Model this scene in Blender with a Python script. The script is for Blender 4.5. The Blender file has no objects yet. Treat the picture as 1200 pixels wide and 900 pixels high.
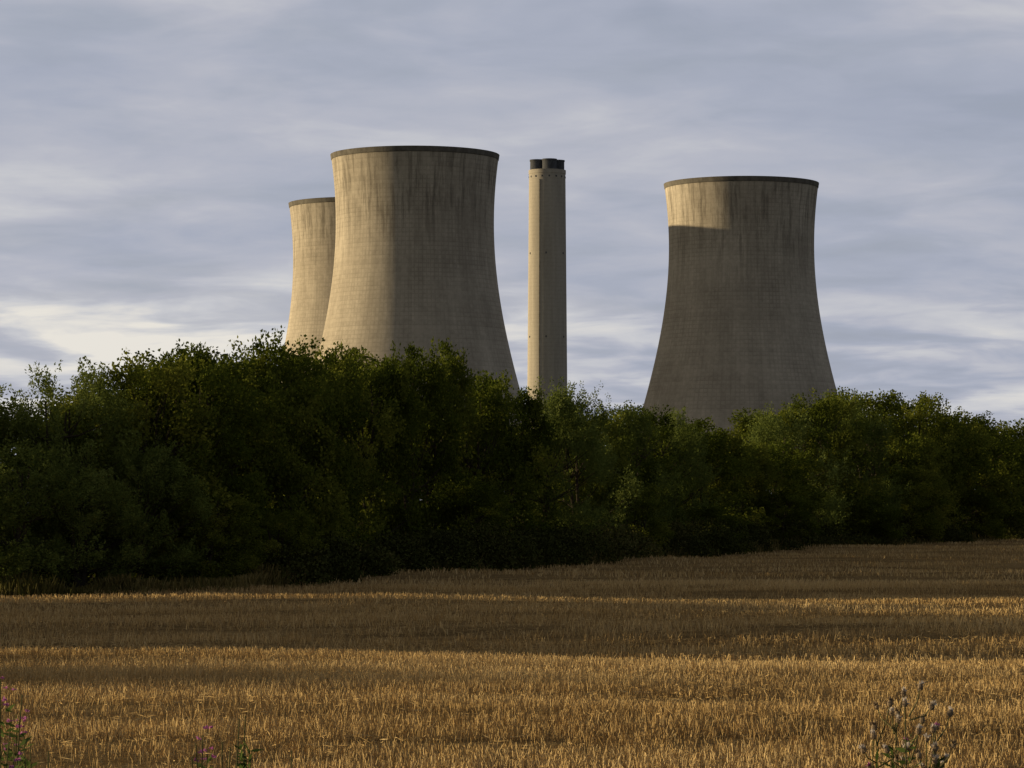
import bpy, math, numpy as np
from mathutils import Vector
sc=bpy.context.scene
sc.view_settings.view_transform='Standard'; sc.view_settings.look='None'; sc.view_settings.exposure=0
COL=sc.collection
AZ=math.atan2(0.98,0.20); EL=math.radians(6.5)
SUN=Vector((-math.sin(AZ)*math.cos(EL), math.cos(AZ)*math.cos(EL), math.sin(EL)))

# ------------------------------------------------------------ node helpers
def newmat(name):
    m=bpy.data.materials.new(name); m.use_nodes=True
    nt=m.node_tree; nt.nodes.clear()
    return m,nt
class N:
    def __init__(s,nt): s.nt=nt
    def node(s,t,**k):
        n=s.nt.nodes.new(t)
        for a,b in k.items(): setattr(n,a,b)
        return n
    def set(s,sock,v):
        if hasattr(v,'bl_idname') and not isinstance(v,(int,float)) and hasattr(v,'is_output'): s.nt.links.new(v,sock)
        else: sock.default_value=v
    def m(s,op,a,b=None,c=None,clamp=False):
        n=s.node('ShaderNodeMath',operation=op); n.use_clamp=clamp
        s.set(n.inputs[0],a)
        if b is not None: s.set(n.inputs[1],b)
        if c is not None: s.set(n.inputs[2],c)
        return n.outputs[0]
    def comb(s,x,y,z):
        n=s.node('ShaderNodeCombineXYZ')
        for i,v in enumerate((x,y,z)): s.set(n.inputs[i],v)
        return n.outputs[0]
    def vmul(s,v,k):
        n=s.node('ShaderNodeVectorMath',operation='MULTIPLY'); s.nt.links.new(v,n.inputs[0]); n.inputs[1].default_value=k
        return n.outputs[0]
    def noise(s,vec,scale,detail=4,rough=.55,dist=0):
        n=s.node('ShaderNodeTexNoise'); s.nt.links.new(vec,n.inputs['Vector'])
        n.inputs['Scale'].default_value=scale; n.inputs['Detail'].default_value=detail
        n.inputs['Roughness'].default_value=rough; n.inputs['Distortion'].default_value=dist
        return n.outputs['Fac']
    def ramp(s,fac,stops):
        n=s.node('ShaderNodeValToRGB'); s.nt.links.new(fac,n.inputs[0])
        e=n.color_ramp.elements
        while len(e)<len(stops): e.new(.5)
        for i,(p,c) in enumerate(stops):
            e[i].position=p
            e[i].color=(c,c,c,1) if isinstance(c,(int,float)) else (*c,1)
        return n.outputs[0]
    def mix(s,f,a,b,mode='MIX'):
        n=s.node('ShaderNodeMix',data_type='RGBA',blend_type=mode)
        s.set(n.inputs[0],f)
        s.set(n.inputs[6],a if not isinstance(a,tuple) else (*a,1)); s.set(n.inputs[7],b if not isinstance(b,tuple) else (*b,1))
        return n.outputs[2]
    def bump(s,h,strength,dist):
        n=s.node('ShaderNodeBump'); s.set(n.inputs['Height'],h)
        n.inputs['Strength'].default_value=strength; n.inputs['Distance'].default_value=dist
        return n.outputs[0]
    def out(s,sh):
        o=s.node('ShaderNodeOutputMaterial'); s.nt.links.new(sh,o.inputs[0])
    def diff(s,col,normal=None,rough=.9):
        n=s.node('ShaderNodeBsdfDiffuse'); s.set(n.inputs['Color'],col if not isinstance(col,tuple) else (*col,1))
        if normal is not None: s.nt.links.new(normal,n.inputs['Normal'])
        return n.outputs[0]
    def transl(s,col,sh,f):
        t=s.node('ShaderNodeBsdfTranslucent'); s.set(t.inputs[0],col)
        x=s.node('ShaderNodeMixShader'); x.inputs[0].default_value=f
        s.nt.links.new(sh,x.inputs[1]); s.nt.links.new(t.outputs[0],x.inputs[2]); return x.outputs[0]

def objco(n): return n.node('ShaderNodeTexCoord').outputs['Object']
def attr(n,name): return n.node('ShaderNodeAttribute',attribute_name=name).outputs['Fac']

# ------------------------------------------------------------ materials
def mat_tower():
    m,nt=newmat('weathered_tower_concrete'); n=N(nt)
    co=objco(n); sp=n.node('ShaderNodeSeparateXYZ'); nt.links.new(co,sp.inputs[0])
    x,y,z=sp.outputs
    ang=n.m('ARCTAN2',x,y); arc=n.m('MULTIPLY',ang,23.0)
    rnd=n.node('ShaderNodeObjectInfo').outputs['Random']; off=n.m('MULTIPLY',rnd,77.0)
    zl=n.m('DIVIDE',z,1.2); al=n.m('DIVIDE',arc,1.1)
    fz=n.m('FRACT',zl); fa=n.m('FRACT',al)
    lz=n.m('LESS_THAN',fz,.25); la=n.m('LESS_THAN',fa,.22)
    wn=n.node('ShaderNodeTexWhiteNoise',noise_dimensions='3D')
    nt.links.new(n.comb(n.m('FLOOR',al),n.m('FLOOR',zl),off),wn.inputs[0])
    wn2=n.node('ShaderNodeTexWhiteNoise',noise_dimensions='2D')
    nt.links.new(n.comb(n.m('FLOOR',zl),off,0.0),wn2.inputs[0])
    panel=n.m('ADD',n.m('MULTIPLY',wn.outputs[0],.07),n.m('MULTIPLY',wn2.outputs[0],.07))
    cyl=n.comb(arc,z,off)
    st=n.noise(n.vmul(cyl,(.75,.07,1)),1.0,6,.72)
    st2=n.noise(n.vmul(cyl,(.22,.03,1)),1.0,5,.7)
    top=n.ramp(n.m('ADD',n.m('DIVIDE',z,99.0),n.m('MULTIPLY',n.m('SUBTRACT',st2,.5),.35)),[(.60,0.10),(.78,.40),(.88,1.0),(1,.75)])
    streak=n.m('MULTIPLY',n.ramp(st,[(.47,0.0),(.62,1.0)]),top)
    big=n.noise(cyl,.045,5,.65)
    col=n.ramp(big,[(.3,(.46,.39,.285)),(.7,(.62,.535,.395))])
    col=n.mix(n.m('MULTIPLY',streak,.66),col,(.13,.11,.08))
    wash=n.ramp(st2,[(.35,.84),(.65,1.06)])
    mott=n.noise(cyl,.9,6,.75)
    bright=n.m('ADD',n.m('SUBTRACT',1.0,panel),n.m('MULTIPLY',n.m('SUBTRACT',mott,.5),.6))
    gridm=n.m('MULTIPLY',n.m('MAXIMUM',lz,la),n.ramp(n.noise(cyl,.08,3),[(.35,.03),(.65,.17)]))
    bright=n.m('MULTIPLY',n.m('MULTIPLY',bright,n.m('SUBTRACT',1.0,gridm)),wash)
    col=n.mix(1.0,col,n.comb(bright,bright,bright),'MULTIPLY')
    h=n.m('SUBTRACT',n.m('MULTIPLY',mott,.3),n.m('MULTIPLY',lz,.1))
    n.out(n.diff(col,n.bump(h,.3,.12)))
    return m
def mat_conc(name,c1,c2,scale=.3,stretch=.1,band=.06):
    m,nt=newmat(name); n=N(nt); co=objco(n)
    a=n.noise(n.vmul(co,(1,1,stretch)),scale,5,.65); b=n.noise(co,.7,5,.7)
    sp=n.node('ShaderNodeSeparateXYZ'); nt.links.new(co,sp.inputs[0])
    lz=n.m('LESS_THAN',n.m('FRACT',n.m('DIVIDE',sp.outputs[2],2.3)),.2)
    col=n.ramp(n.m('ADD',n.m('MULTIPLY',a,.7),n.m('MULTIPLY',b,.3)),[(.34,c1),(.66,c2)])
    k=n.m('SUBTRACT',1.0,n.m('MULTIPLY',lz,band)); col=n.mix(1.0,col,n.comb(k,k,k),'MULTIPLY')
    n.out(n.diff(col,n.bump(a,.3,.2))); return m
def mat_leaf(name,c0,c1,c2,tr=.4):
    m,nt=newmat(name); n=N(nt)
    t=attr(n,'tint'); r=n.node('ShaderNodeObjectInfo').outputs['Random']
    f=n.m('ADD',n.m('MULTIPLY',t,.70),n.m('MULTIPLY',r,.30))
    col=n.ramp(f,[(.1,c0),(.5,c1),(.95,c2)])
    sh=n.diff(col)
    n.out(n.transl(col,sh,tr) if tr else sh); return m
def mat_plain(name,c,c2=None,tr=0):
    m,nt=newmat(name); n=N(nt); a=n.noise(objco(n),9,4,.6)
    col=n.ramp(a,[(.3,c),(.7,c2 or tuple(v*1.4 for v in c))])
    sh=n.diff(col)
    n.out(n.transl(col,sh,tr) if tr else sh); return m
def mat_straw():
    m,nt=newmat('straw'); n=N(nt); t=attr(n,'tint')
    col=n.ramp(t,[(0,(.18,.11,.045)),(.4,(.50,.33,.13)),(1,(.80,.59,.28))])
    n.out(n.diff(col)); return m
def mat_ground():
    m,nt=newmat('stubble_field_soil'); n=N(nt); co=objco(n)
    v=attr(n,'verge')
    mp=n.vmul(co,(.10,1,1))
    rows=n.noise(mp,1.6,6,.7); rows2=n.noise(mp,.35,3,.6)
    fine=n.noise(co,9,6,.7); patch=n.noise(co,.12,4,.6)
    f=n.m('ADD',n.m('ADD',n.m('MULTIPLY',rows,.4),n.m('MULTIPLY',fine,.35)),n.m('ADD',n.m('MULTIPLY',patch,.1),n.m('MULTIPLY',rows2,.15)))
    col=n.ramp(f,[(.38,(.13,.082,.036)),(.52,(.33,.215,.088)),(.64,(.54,.375,.16))])
    g=n.ramp(fine,[(.3,(.022,.026,.008)),(.7,(.08,.08,.025))])
    col=n.mix(v,col,g)
    h=n.m('ADD',n.m('MULTIPLY',rows,.5),fine)
    n.out(n.diff(col,n.bump(h,.9,.25))); return m
M_T=mat_tower()
M_RIM=mat_conc('dark_rim_concrete',(.11,.098,.078),(.23,.205,.16),.5,.5)
M_IN=mat_conc('tower_interior_concrete',(.10,.095,.085),(.18,.17,.15))
M_CH=mat_conc('chimney_concrete',(.36,.315,.24),(.52,.46,.35),.25,.06)
M_FL=mat_conc('sooty_flue_metal',(.055,.057,.062),(.14,.14,.135),.6,.3)
M_BARK=mat_plain('bark',(.05,.04,.028))
M_LF=mat_leaf('hedgerow_leaf',(.030,.042,.006),(.095,.118,.015),(.24,.24,.036),.28)
M_LW=mat_leaf('willow_leaf',(.070,.090,.018),(.140,.172,.036),(.25,.28,.07),.28)
M_BR=mat_leaf('bramble_leaf',(.030,.036,.010),(.075,.080,.020),(.18,.15,.055),0)
M_GR=mat_leaf('verge_grass_blade',(.07,.065,.017),(.21,.165,.055),(.42,.31,.13),0)
M_ST=mat_straw(); M_G=mat_ground()

# ------------------------------------------------------------ geometry helpers
def quad_mesh(name,P,mats,midx=None,tint=None):
    P=np.asarray(P,dtype=np.float32); k=len(P); me=bpy.data.meshes.new(name)
    me.vertices.add(4*k); me.vertices.foreach_set('co',P.reshape(-1))
    me.loops.add(4*k); me.loops.foreach_set('vertex_index',np.arange(4*k,dtype=np.int32))
    me.polygons.add(k); me.polygons.foreach_set('loop_start',np.arange(0,4*k,4,dtype=np.int32))
    for m in mats: me.materials.append(m)
    if midx is not None: me.polygons.foreach_set('material_index',np.asarray(midx,dtype=np.int32))
    a=me.attributes.new('tint','FLOAT','FACE')
    a.data.foreach_set('value',np.asarray(tint if tint is not None else np.full(k,.5),dtype=np.float32))
    me.update(calc_edges=True); return me
def add(name,me,loc=(0,0,0),rot=0,scale=(1,1,1),parent=None):
    o=bpy.data.objects.new(name,me); COL.objects.link(o); o.location=loc; o.rotation_euler=(0,0,rot); o.scale=scale
    if parent: o.parent=parent
    return o
def tube(pts,rad,sides=6):
    pts=np.array(pts,float); rings=[]
    for i,p in enumerate(pts):
        d=pts[min(i+1,len(pts)-1)]-pts[max(i-1,0)]; d/=np.linalg.norm(d)+1e-9
        a=np.cross(d,[0,0,1.0] if abs(d[2])<.9 else [1.0,0,0]); a/=np.linalg.norm(a); b=np.cross(d,a)
        t=np.linspace(0,2*np.pi,sides,endpoint=False)
        rings.append(p+rad[i]*(np.outer(np.cos(t),a)+np.outer(np.sin(t),b)))
    Q=[]
    for r0,r1 in zip(rings[:-1],rings[1:]):
        for j in range(sides):
            k=(j+1)%sides; Q.append([r0[j],r0[k],r1[k],r1[j]])
    return np.array(Q)
def unit(v): return v/(np.linalg.norm(v,axis=-1,keepdims=True)+1e-9)
def leaves(rng,C,D,L,W):
    k=len(C); D=unit(D); s=unit(np.cross(D,rng.normal(size=(k,3))))
    L=np.asarray(L)[:,None]; W=np.asarray(W)[:,None]
    mid=C+D*L*.45
    return np.stack([C,mid+s*W*.5,C+D*L,mid-s*W*.5],1)
def lathe(name,prof,segs,mat,smooth=True,closed=False):
    v=[];f=[]; k=len(prof)
    for j in range(segs):
        a=2*math.pi*j/segs
        for r,z in prof: v.append((r*math.cos(a),r*math.sin(a),z))
    for j in range(segs):
        b=(j+1)%segs
        for i in range(k if closed else k-1):
            i2=(i+1)%k
            f.append((j*k+i,b*k+i,b*k+i2,j*k+i2))
    me=bpy.data.meshes.new(name); me.from_pydata(v,[],f); me.materials.append(mat)
    if smooth: me.polygons.foreach_set('use_smooth',[True]*len(f))
    me.update(); return me

# ------------------------------------------------------------ terrain
HX=np.array([-120,-60,-30,-14.3,-7.7,-3.2,3.7,13.7,36,70,140]); HY=np.array([58,72,80,86,92,115,132,164,214,262,340.])
def hedge_y(x): return np.interp(x,HX,HY)
def sm(e0,e1,x):
    t=np.clip((x-e0)/(e1-e0),0,1); return t*t*(3-2*t)
def gz(x,y):
    u=.08*np.sin(.19*y+.03*x+1.2)+.06*np.sin(.43*y-.06*x+.4+1.2*np.sin(.17*x))+.04*np.sin(.95*y+.11*x+1.5*np.sin(.4*x))+.04*np.sin(.31*x+.2*y)
    u=u*(1-sm(150,400,y))*(1-sm(80,200,np.abs(x)))
    return u*sm(14,22,y)+.9*(1-sm(9.5,14,y))
xs=np.concatenate([[-9000,-4000,-2000,-1000,-500,-250],np.arange(-140,141,1.0),[250,500,1000,2000,4000,9000]])
ys=np.concatenate([[-3000,-1000,-300,-100,-30],np.arange(-10,300,.8),[330,400,600,1000,2000,4000,9000]])
X,Y=np.meshgrid(xs,ys); Z=gz(X,Y)
nx,ny=len(xs),len(ys)
V=np.stack([X,Y,Z],-1).reshape(-1,3)
I=np.arange(nx*ny).reshape(ny,nx)
F=np.stack([I[:-1,:-1],I[:-1,1:],I[1:,1:],I[1:,:-1]],-1).reshape(-1,4)
me=bpy.data.meshes.new('ground'); me.vertices.add(len(V)); me.vertices.foreach_set('co',V.astype(np.float32).reshape(-1))
me.loops.add(len(F)*4); me.loops.foreach_set('vertex_index',F.astype(np.int32).reshape(-1))
me.polygons.add(len(F)); me.polygons.foreach_set('loop_start',np.arange(0,4*len(F),4,dtype=np.int32))
me.polygons.foreach_set('use_smooth',np.ones(len(F),dtype=bool))
a=me.attributes.new('verge','FLOAT','POINT'); vg=np.maximum(sm(-2.0,-.3,Y-hedge_y(X)),1-sm(11,15,Y)); a.data.foreach_set('value',vg.astype(np.float32).reshape(-1))
me.materials.append(M_G); me.update(calc_edges=True); add('ground',me)

# ------------------------------------------------------------ stubble
rng=np.random.default_rng(5)
def blades(rng,x,y,h,w,lean=.25,z0=None):
    k=len(x); z=gz(x,y) if z0 is None else z0
    yaw=rng.uniform(0,np.pi,k); s=np.stack([np.cos(yaw),np.sin(yaw),np.zeros(k)],1)
    B=np.stack([x,y,z-.01],1); T=B+np.stack([rng.normal(0,lean,k)*h,rng.normal(0,lean,k)*h,h],1)
    w=w[:,None]
    return np.stack([B-s*w*.5,B+s*w*.5,T+s*w*.35,T-s*w*.35],1)
GR=np.random.default_rng(99).uniform(0,1,(256,256))
def vn(x,y):
    xi=np.floor(x).astype(int); yi=np.floor(y).astype(int); fx=x-xi; fy=y-yi; fx=fx*fx*(3-2*fx); fy=fy*fy*(3-2*fy)
    g=lambda a,b: GR[a%256,b%256]
    return (g(xi,yi)*(1-fx)+g(xi+1,yi)*fx)*(1-fy)+(g(xi,yi+1)*(1-fx)+g(xi+1,yi+1)*fx)*fy
def clump(x,y): return .5*vn(x*.35+7,y*1.1)+.3*vn(x*.9,y*2.3+40)+.2*vn(x*2.4+9,y*4.1)
def field_pts(rng,n,y0,y1,row):
    y=np.sqrt(rng.uniform(y0*y0,y1*y1,n)); x=rng.uniform(-1,1,n)*(y*.185+1.5)
    th=.06; c=y-th*x; c=np.round(c/row)*row+rng.normal(0,.02,n); y=c+th*x
    keep=y<hedge_y(x)-.6+rng.normal(0,.4,n)
    keep&=rng.uniform(0,1,n)<np.clip((clump(x,y)-.25)*3.2,.15,1)
    for c0 in (36.2,37.9,52.,53.8,74.,75.8): keep&=~((np.abs(y-th*x-c0)<.22)&(rng.uniform(0,1,n)<.8))
    return x[keep],y[keep]
Ps=[];Ts=[]
def patch_t(x,y): return (clump(x,y)-.5)*.65+(vn(x*.12,y*.35+80)-.5)*.4
for n_,y0,y1,row,h0,h1,w in [(230000,26,50,.15,.05,.15,.007),(160000,50,95,.15,.07,.15,.014),(110000,95,215,.3,.08,.15,.030)]:
    x,y=field_pts(rng,n_,y0,y1,row); k=len(x)
    hs=.6+.8*clump(x,y)
    Ps.append(blades(rng,x,y,rng.uniform(h0,h1,k)*hs,rng.uniform(.6,1.4,k)*w)); Ts.append(np.clip(rng.normal(.50,.16,k)+patch_t(x,y),0,1))
k=60000; y=np.sqrt(rng.uniform(26**2,80**2,k)); x=rng.uniform(-1,1,k)*(y*.185+1.5); keep=(y<hedge_y(x)-1)&(rng.uniform(0,1,k)<np.clip(1.6*vn(x*.5+3,y*.9)-.2,0,1)); x,y=x[keep],y[keep]; k=len(x)
C=np.stack([x,y,gz(x,y)+rng.uniform(.01,.08,k)],1); D=np.stack([rng.normal(0,1,k),rng.normal(0,1,k),rng.normal(0,.2,k)],1)
Ps.append(leaves(rng,C,D,rng.uniform(.08,.22,k),np.full(k,.009))); Ts.append(np.clip(rng.normal(.55,.13,k),0,1))
add('stubble',quad_mesh('stubble',np.concatenate(Ps),[M_ST],None,np.concatenate(Ts)))

# ------------------------------------------------------------ trees
def tree_mesh(seed,style='round',H=7.0,R=2.5,nl=25000):
    r=np.random.default_rng(seed); Q=[];mi=[];ti=[]
    stems=[]
    for s in range(r.integers(2,5)):
        a=r.uniform(0,6.28); lean=r.uniform(.1,.9); top=np.array([np.cos(a)*lean,np.sin(a)*lean,H*r.uniform(.62,.82)])
        b=np.array([np.cos(a)*.12,np.sin(a)*.12,-.1]); pts=[b+(top-b)*t+np.array([r.normal(0,.08),r.normal(0,.08),0])*(t>0) for t in np.linspace(0,1,6)]
        stems.append(pts); T=tube(pts,np.linspace(.11,.03,6)); Q.append(T); mi.append(np.ones(len(T))); ti.append(np.full(len(T),.5))
    nc=r.integers(40,50); clumps=[]
    ex=r.uniform(.85,1.15)
    for i in range(nc):
        u=r.uniform(.05,.94)**.85
        pr=R*np.sqrt(max(.05,1-((u-.42)/.60)**2)) if style=='round' else R*np.sin(np.pi*(u*.80+.17))**.8
        a=r.uniform(0,6.28); rr=pr*np.sqrt(r.uniform(.15,1))*r.uniform(.85,1.03)
        c=np.array([np.cos(a)*rr*ex,np.sin(a)*rr/ex,u*H*.9]); clumps.append(c)
        st=stems[r.integers(len(stems))]; s=np.array(st[min(5,max(0,int(u*5)))]) ; m=(s+c)/2+np.array([0,0,-.15])
        T=tube([s,m,c],[.04,.025,.01],4); Q.append(T); mi.append(np.ones(len(T))); ti.append(np.full(len(T),.5))
    per=nl//nc//10
    for c in clumps:
        ct=r.normal(0,.15); outw=unit(np.array([c[0],c[1],(c[2]-H*.45)*.5])); 
        for s in range(10):
            if style=='willow': d=unit(outw*.45+np.array([0,0,1.0])+r.normal(0,.35,3)); L=r.uniform(.5,1.25)
            else: d=unit(outw*.7+np.array([0,0,.35])+r.normal(0,.6,3)); L=r.uniform(.3,.8)
            st=c+r.normal(0,.24,3); t=r.uniform(0,1,per)**.8
            wd=(.21 if style=='round' else .15)*(1.15-.8*t)
            C=st+d*(L*t)[:,None]+np.clip(r.normal(0,1,(per,3)),-1.6,1.6)*wd[:,None]
            C[:,2]=np.maximum(C[:,2],.03)
            D=d*.6+r.normal(0,.6,(per,3)); 
            Lf=r.uniform(.08,.14,per); Wf=Lf*(.62 if style=='round' else .40)*r.uniform(.8,1.2,per)*1.1
            P=leaves(r,C,D,Lf,Wf); Q.append(P); mi.append(np.zeros(per)); ti.append(np.clip(.45+ct+r.normal(0,.11,per)+.14*t,0,1))
    return quad_mesh('tree_'+style,np.concatenate(Q),[M_LF if style=='round' else M_LW,M_BARK],np.concatenate(mi),np.concatenate(ti))
ROUND=[tree_mesh(10+i) for i in range(6)]; WIL=[tree_mesh(40+i,'willow') for i in range(3)]
rng=np.random.default_rng(21)
KX=[-14.3,-12,-8.8,-6.9,-4.5,-2.6,-.7,1.1,3.8,6.4,9.1,13.7,16,20,23.3,28.9,36,60,130]
KH=[6.5,6.3,7.1,7.7,8.7,9.3,9.8,8.8,7.4,7.3,7.7,6.6,6.3,9.0,10.2,9.8,8.8,8.3,8]
def put(x,y,H,R=None,wil=False,name='tree'):
    me=(WIL if wil else ROUND)[rng.integers(3 if wil else 6)]
    s=H/7.0; w=(R/2.5 if R else s*rng.uniform(.9,1.15))
    add(name,me,(x,y,float(gz(np.array(x),np.array(y)))-.03),rng.uniform(0,6.28),(w,w,s))
path=[]
def sp_at(x): return float(np.interp(x,[-16,-6,5,18,40],[2.8,3.2,3.8,5.0,6.0]))
for t in np.linspace(-16.2,75,8000):
    p=np.array([t,hedge_y(t)])
    if not path or np.linalg.norm(p-path[-1])>=sp_at(t): path.append(p)
for i,p in enumerate(path):
    q=path[min(i+1,len(path)-1)]-path[max(i-1,0)]; q/=np.linalg.norm(q); nrm=np.array([-q[1],q[0]])
    H=np.interp(p[0],KX,KH); R=sp_at(p[0])*.68
    c=p+nrm*rng.uniform(2.2,3.4); R=max(R,2.4)*rng.uniform(.9,1.15); put(c[0],c[1],H*rng.uniform(.95,1.05),R,wil=(p[0]<-11 or rng.uniform()<.12))
    if p[0]<36 and (p[0]<5 or i%3!=2):
        c=p+nrm*rng.uniform(5.3,6.8); put(c[0],c[1],H*rng.uniform(.84,.96),R*1.15)
# hedgerow carrying on out of view to the left (unseen trees, gaps and heights set to band the field with sun and shade)
def left_group(x0,x1,h0,h1,step=3.0,v=.05):
    for x in np.arange(x0,x1,step):
        h=h0+(h1-h0)*(x-x0)/(x1-x0)
        put(x,hedge_y(x)+2.5+rng.uniform(-.5,.5),h*rng.uniform(1-v,1+v),R=2.7)
left_group(-82,-35,11.8,5.2,3.2,.12); left_group(-108,-99,13.6,13.0,3.4,.08)
left_group(-136,-128,14,14,3.6,.1)
# bushes in front of the trees
for x,H,R in [(-15.3,3.6,1.9),(-14.0,4.4,2.1),(-12.4,3.6,1.9),(-11.0,4.4,2.0),(-9.2,3.2,1.7),(-7.4,2.6,1.4),(9.5,2.6,2.2),(24.,5.0,2.8),(20.,3.5,2.4),(5.6,3.6,2.),(-1.5,3.6,2.0),(14.5,3.2,2.),(30,3.6,2.6)]:
    put(x,hedge_y(x)+.9,H,R,wil=x<-10,name='bush')
# bramble thicket along the foot of the trees
Ps=[];Ts=[];r=np.random.default_rng(8)
for k in range(120):
    x=r.uniform(-7,12) if k<92 else r.uniform(12,40); y=hedge_y(x)+r.uniform(-3.2,.8)
    hh=r.uniform(.6,1.7); rr=r.uniform(.7,1.6); m=1300
    th=r.uniform(0,6.28,m); ph=np.arccos(r.uniform(0,1,m)); q=r.uniform(.7,1.05,m)
    C=np.stack([x+rr*q*np.sin(ph)*np.cos(th),y+rr*q*np.sin(ph)*np.sin(th),hh*q*np.cos(ph)],1)+r.normal(0,.09,(m,3)); C[:,2]=np.abs(C[:,2])
    D=r.normal(0,1,(m,3))+(C-np.array([x,y,0]))*.5
    Ps.append(leaves(r,C,D,r.uniform(.08,.15,m),r.uniform(.06,.1,m))); Ts.append(np.clip(r.normal(.5+r.normal(0,.2),.15,m),0,1))
add('bramble_thicket',quad_mesh('bramble_thicket',np.concatenate(Ps),[M_BR],None,np.concatenate(Ts)))
# rough grass verge
k=80000; x=np.interp(r.uniform(0,1,k)**1.0,[0,.25,.7,1],[-20,-5,16,60]); edge=np.where((x>-7)&(x<14),2.0,.6)
y=hedge_y(x)-edge-np.abs(r.normal(0,1.0,k))+r.uniform(-.2,.9,k)
cl=vn(x*.8,y*.8)
P=blades(r,x,y,r.uniform(.10,.42,k)*(.25+1.7*cl**1.6),r.uniform(.02,.045,k),.3)
add('grass_verge',quad_mesh('grass_verge',P,[M_GR],None,np.clip(r.normal(.45,.2,k)+.8*(vn(x*.4+50,y*.4)-.5),0,1)))

# ------------------------------------------------------------ cooling towers
def rad(z): return 21.9*math.sqrt(1+((z-80)/52.5)**2)
zz=np.linspace(8,98.0,64)
outer=[(rad(z),z) for z in zz]; inner=[(rad(z)-.35-.5*(1-z/99),z) for z in zz[::-1]]
shell=lathe('tower_shell',outer,160,M_T); shin=lathe('tower_inner',inner,160,M_IN)
rim=lathe('tower_rim',[(rad(97.6)-.4,97.5),(rad(97.6)+.03,97.5),(rad(97.6)+.16,97.7),(rad(99)+.16,99.0),(rad(98)-.45,99.05)],160,M_RIM,False,True)
skirt=lathe('ring_beam',[(rad(8)-1.2,7.2),(rad(8)+.35,7.2),(rad(8)+.35,8.4),(rad(8)-1.2,8.4)],160,M_RIM,False,True)
Q=[]
nb=44
for i in range(nb):
    for s in (-1,1):
        a0=2*math.pi*i/nb; a1=a0+s*math.pi/nb
        Q.append(tube([(42*math.cos(a0),42*math.sin(a0),0),((rad(8)-.4)*math.cos(a1),(rad(8)-.4)*math.sin(a1),7.4)],[.42,.38],8))
legs=quad_mesh('tower_legs',np.concatenate(Q),[M_RIM])
basin=lathe('basin',[(40,0.0),(44,0.0),(44,1.2),(43.4,1.2),(43.4,.4),(40,.4)],120,M_IN,False,True)
for X0,Y0,rz,sc_ in [(-26.9,849,0.0,1.0),(71.5,955,2.0,1.031),(-47.7,970,4.1,.983)]:
    e=bpy.data.objects.new('cooling_tower',None); COL.objects.link(e); e.location=(X0,Y0,0); e.rotation_euler=(0,0,rz); e.scale=(sc_,)*3
    for nm,m_ in (('shell',shell),('inner_shell',shin),('rim',rim),('ring_beam',skirt),('legs',legs),('basin',basin)): add(nm,m_,parent=e)

# ------------------------------------------------------------ chimney
e=bpy.data.objects.new('chimney',None); COL.objects.link(e); e.location=(20.3,1764,0)
def cr(z): return 12.0-1.5*(z/194)
add('shaft',lathe('shaft',[(cr(z),z) for z in np.linspace(0,192.5,50)],96,M_CH),parent=e)
add('crown',lathe('crown',[(cr(192)-1,192),(10.75,192),(10.75,194.2),(9.2,194.2),(9.2,193.8),(0.01,193.8)],96,M_CH,False),parent=e)
for i in range(4):
    a=math.radians(12+90*i)
    f=lathe('flue',[(4.1,193.0),(4.1,199.3),(4.35,199.3),(4.35,200.2),(3.8,200.2),(3.8,193)],40,M_FL,False)
    add('flue',f,(5.9*math.cos(a),5.9*math.sin(a),0),parent=e)
def boxq(cx,cy,z,a,w,h,d):
    t=np.array([-math.sin(a),math.cos(a),0]);nn=np.array([math.cos(a),math.sin(a),0]);u=np.array([0,0,1.]);c=np.array([cx,cy,z])
    def p(i,j,k): return c+t*i*w/2+u*j*h/2+nn*k*d/2
    return np.array([[p(-1,-1,1),p(1,-1,1),p(1,1,1),p(-1,1,1)],[p(-1,1,-1),p(-1,1,1),p(1,1,1),p(1,1,-1)],[p(-1,-1,-1),p(1,-1,-1),p(1,-1,1),p(-1,-1,1)],
      [p(-1,-1,-1),p(-1,-1,1),p(-1,1,1),p(-1,1,-1)],[p(1,-1,-1),p(1,1,-1),p(1,1,1),p(1,-1,1)]])
Q=[]
for i in range(16):
    a=2*math.pi*i/16+.1; Q.append(boxq(cr(190)*math.cos(a),cr(190)*math.sin(a),190.2,a,.8,1.0,.4))
for z in (50,98,146):
    for i in range(6):
        a=2*math.pi*i/6+.45; Q.append(boxq(cr(z)*math.cos(a),cr(z)*math.sin(a),z,a,.8,1.1,.4))
add('vent_openings',quad_mesh('vents',np.concatenate(Q),[M_FL]),parent=e)
Q=[boxq((cr(z)+.05)*math.cos(-2.0),(cr(z)+.05)*math.sin(-2.0),z,-2.0,.35,3.7,.4) for z in np.arange(4,190,3.8)]
add('ladder_rail',quad_mesh('ladder',np.concatenate(Q),[M_RIM]),parent=e)

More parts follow.
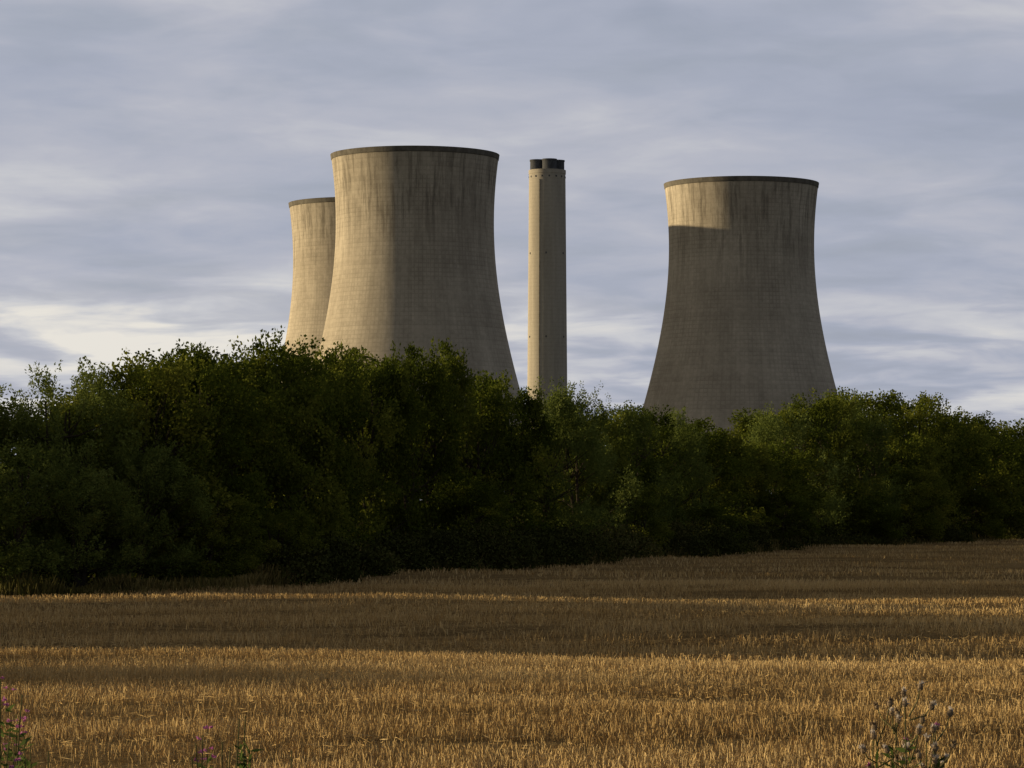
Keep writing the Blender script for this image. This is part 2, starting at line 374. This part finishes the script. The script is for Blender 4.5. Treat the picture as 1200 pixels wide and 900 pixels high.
# ------------------------------------------------------------ foreground weeds
M_STEM=mat_plain('weed_stem',(.12,.12,.05),(.22,.19,.08),.2)
M_WL=mat_leaf('weed_leaf',(.04,.06,.014),(.09,.13,.03),(.17,.21,.06))
M_PINK=mat_plain('pink_petal',(.45,.12,.30),(.60,.24,.44),.3)
M_HEAD=mat_plain('thistle_head',(.17,.12,.075),(.34,.25,.15))
M_FLUFF=mat_plain('thistle_down',(.60,.52,.42),(.75,.68,.60),.3)
def ell(c,rx,rz,seg=8,rings=5):
    Q=[]
    for i in range(rings):
        p0=math.pi*i/rings-math.pi/2;p1=math.pi*(i+1)/rings-math.pi/2
        for j in range(seg):
            a0=2*math.pi*j/seg;a1=2*math.pi*(j+1)/seg
            P=lambda a,p:(c[0]+rx*math.cos(p)*math.cos(a),c[1]+rx*math.cos(p)*math.sin(a),c[2]+rz*math.sin(p))
            Q.append([P(a0,p0),P(a1,p0),P(a1,p1),P(a0,p1)])
    return np.array(Q)
def weed(name,x,y,H,seed,kind,spread=.12):
    r=np.random.default_rng(seed);Q=[];mi=[];ti=[]
    def ap(q,m): Q.append(q);mi.append(np.full(len(q),m));ti.append(np.clip(r.normal(.5,.2,len(q)),0,1))
    n_st=3 if kind=='thistle' else 6
    for s in range(n_st):
        a=r.uniform(0,6.28);h=H*r.uniform(.75,1); tip=np.array([np.cos(a)*spread*r.uniform(.3,1),np.sin(a)*spread,h])
        if s==0: tip=np.array([0.01,0,H]); h=H
        base=np.array([np.cos(a)*.03,np.sin(a)*.03,0]); ts=np.linspace(0,1,9)
        pts=[base+(tip-base)*t+np.array([.012*math.sin(5*t+s),.012*math.cos(4*t),0]) for t in ts]
        ap(tube(pts,np.linspace(.006,.0018,9)),1)
        if kind=='thistle':
            ends=[(pts[-1],np.array([0,0,1.]))]
            for b in range(10):
                t=r.uniform(.70,.98); p=base+(tip-base)*t; bd=unit(np.array([r.normal(0,1),r.normal(0,1),r.uniform(.5,1.4)])); L=r.uniform(.04,.12)
                m_=p+bd*L*.6; q=m_+unit(bd+np.array([0,0,.9]))*L*.45
                ap(tube([p,m_,q],[.0024,.0018,.0014],5),1); ends.append((q,unit(bd+np.array([0,0,.9]))))
            for q,bd in ends:
                sz=r.uniform(.005,.0085); ap(ell(q,sz,sz*1.25),2)
                k=34; C=np.repeat((q+bd*sz*.6)[None],k,0); D=bd*1.0+r.normal(0,.5,(k,3))
                kind_=r.uniform()
                if kind_<.85: ap(leaves(r,C,D,r.uniform(.008,.018,k),np.full(k,.0035)),3 if kind_<.6 else 2)
                else: ap(leaves(r,C,D,r.uniform(.008,.014,k),np.full(k,.003)),4)
                k=22; D=r.normal(0,1,(k,3)); ap(leaves(r,np.repeat(q[None],k,0)+unit(D)*sz*.7,D,np.full(k,.006),np.full(k,.003)),2)
            k=90
        else:
            k=150 if kind=='willowherb' else 70
        t=r.uniform(.1,.93,k); C=base+(tip-base)*t[:,None]; D=np.stack([r.normal(0,1,k),r.normal(0,1,k),r.uniform(.1,.9,k)],1)
        L=r.uniform(.03,.08,k)*(1.25-.7*t); ap(leaves(r,C,D,L,L*.28),0)
        if kind=='willowherb' and r.uniform()<.65:
            for f in range(4):
                q=base+(tip-base)*r.uniform(.90,1.02)+r.normal(0,.008,3); k=7
                D=np.stack([r.normal(0,1,k),r.normal(0,1,k),r.uniform(0,1,k)],1); ap(leaves(r,np.repeat(q[None],k,0),D,r.uniform(.006,.013,k),np.full(k,.008)),4)
    add(name,quad_mesh(name,np.concatenate(Q),[M_WL,M_STEM,M_HEAD,M_FLUFF,M_PINK],np.concatenate(mi),np.concatenate(ti)),(x,y,.9))
weed('thistle',1.02,8,1.08,3,'thistle',.11); weed('thistle',1.10,8.05,1.01,4,'thistle',.09); weed('thistle',.95,8.1,.99,6,'thistle',.07)
weed('willowherb',-1.325,8,1.15,5,'willowherb',.06); weed('willowherb',-1.35,7.9,1.12,6,'willowherb',.08); weed('willowherb',-1.29,8.1,1.04,16,'willowherb',.05)
weed('willowherb',-.69,8,1.05,7,'willowherb',.05); weed('willowherb',-.80,8,1.0,8,'willowherb',.08)
weed('weed_plant',-.57,8,.96,9,'weed',.03); weed('weed_plant',-1.2,8,.96,11,'weed',.05); weed('weed_plant',-.74,7.9,.99,12,'weed',.08)

# ------------------------------------------------------------ sky + sun
w=bpy.data.worlds.new('World'); sc.world=w; w.use_nodes=True; nt=w.node_tree; nt.nodes.clear(); n=N(nt)
sky=n.node('ShaderNodeTexSky',sky_type='NISHITA'); sky.sun_disc=False; sky.sun_elevation=EL; sky.sun_rotation=2*math.pi-AZ
b1=n.node('ShaderNodeBackground'); nt.links.new(sky.outputs[0],b1.inputs[0]); b1.inputs[1].default_value=.1
tc=n.node('ShaderNodeTexCoord').outputs['Generated']; sp=n.node('ShaderNodeSeparateXYZ'); nt.links.new(tc,sp.inputs[0])
x,y,z=sp.outputs; zc=n.m('ADD',n.m('MAXIMUM',z,0.0),.12)
pl=n.comb(n.m('DIVIDE',x,zc),n.m('DIVIDE',y,zc),0.0)
mp=n.node('ShaderNodeMapping'); nt.links.new(pl,mp.inputs[0]); mp.inputs['Rotation'].default_value=(0,0,.35); mp.inputs['Location'].default_value=(1.3,7.2,0)
A=n.noise(mp.outputs[0],1.1,3,.5,.3); B=n.noise(mp.outputs[0],3.4,5,.5,.4); C_=n.noise(mp.outputs[0],12,5,.55,.5)
dens=n.m('ADD',n.m('ADD',n.m('MULTIPLY',A,.56),n.m('MULTIPLY',B,.34)),n.m('MULTIPLY',C_,.10))
side=n.m('MULTIPLY',x,-.24)
low=n.ramp(z,[(0.0,.15),(.035,.17),(.055,.13),(.075,0.02),(.11,0.0),(.16,.03)])
val=n.m('ADD',n.m('ADD',dens,side),n.m('MULTIPLY',low,n.ramp(B,[(.42,.15),(.58,1.0)])))
cc=n.ramp(val,[(.36,(.345,.38,.475)),(.47,(.395,.425,.515)),(.56,(.465,.48,.55)),(.65,(.58,.585,.615)),(.76,(.80,.765,.70))])
ov=n.m('MULTIPLY',n.ramp(z,[(.2,1.0),(.5,.46)]),n.ramp(n.m('ADD',n.m('MULTIPLY',y,.5),.5),[(.15,.52),(.62,1.0)]))  # dims the unseen sky overhead and behind the camera to lower ambient light
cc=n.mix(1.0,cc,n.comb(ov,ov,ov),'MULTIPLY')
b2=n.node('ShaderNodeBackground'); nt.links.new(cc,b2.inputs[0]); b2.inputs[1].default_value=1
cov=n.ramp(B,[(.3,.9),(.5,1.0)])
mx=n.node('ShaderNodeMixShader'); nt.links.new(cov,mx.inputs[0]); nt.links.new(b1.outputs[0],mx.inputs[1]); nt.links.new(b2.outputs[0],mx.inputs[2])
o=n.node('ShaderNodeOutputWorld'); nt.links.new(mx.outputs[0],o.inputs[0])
L=bpy.data.lights.new('sun','SUN'); L.energy=5.0; L.angle=math.radians(.6); L.color=(1,.81,.52)
so=bpy.data.objects.new('sun',L); COL.objects.link(so); so.rotation_euler=SUN.to_track_quat('Z','Y').to_euler()

# ------------------------------------------------------------ camera
cam=bpy.data.cameras.new('camera'); cam.lens=108; cam.sensor_width=36; cam.clip_end=20000; cam.clip_start=.1
c=bpy.data.objects.new('camera',cam); COL.objects.link(c); c.location=(0,0,2.5)
c.rotation_euler=(math.radians(90+2.227),0,0); sc.camera=c
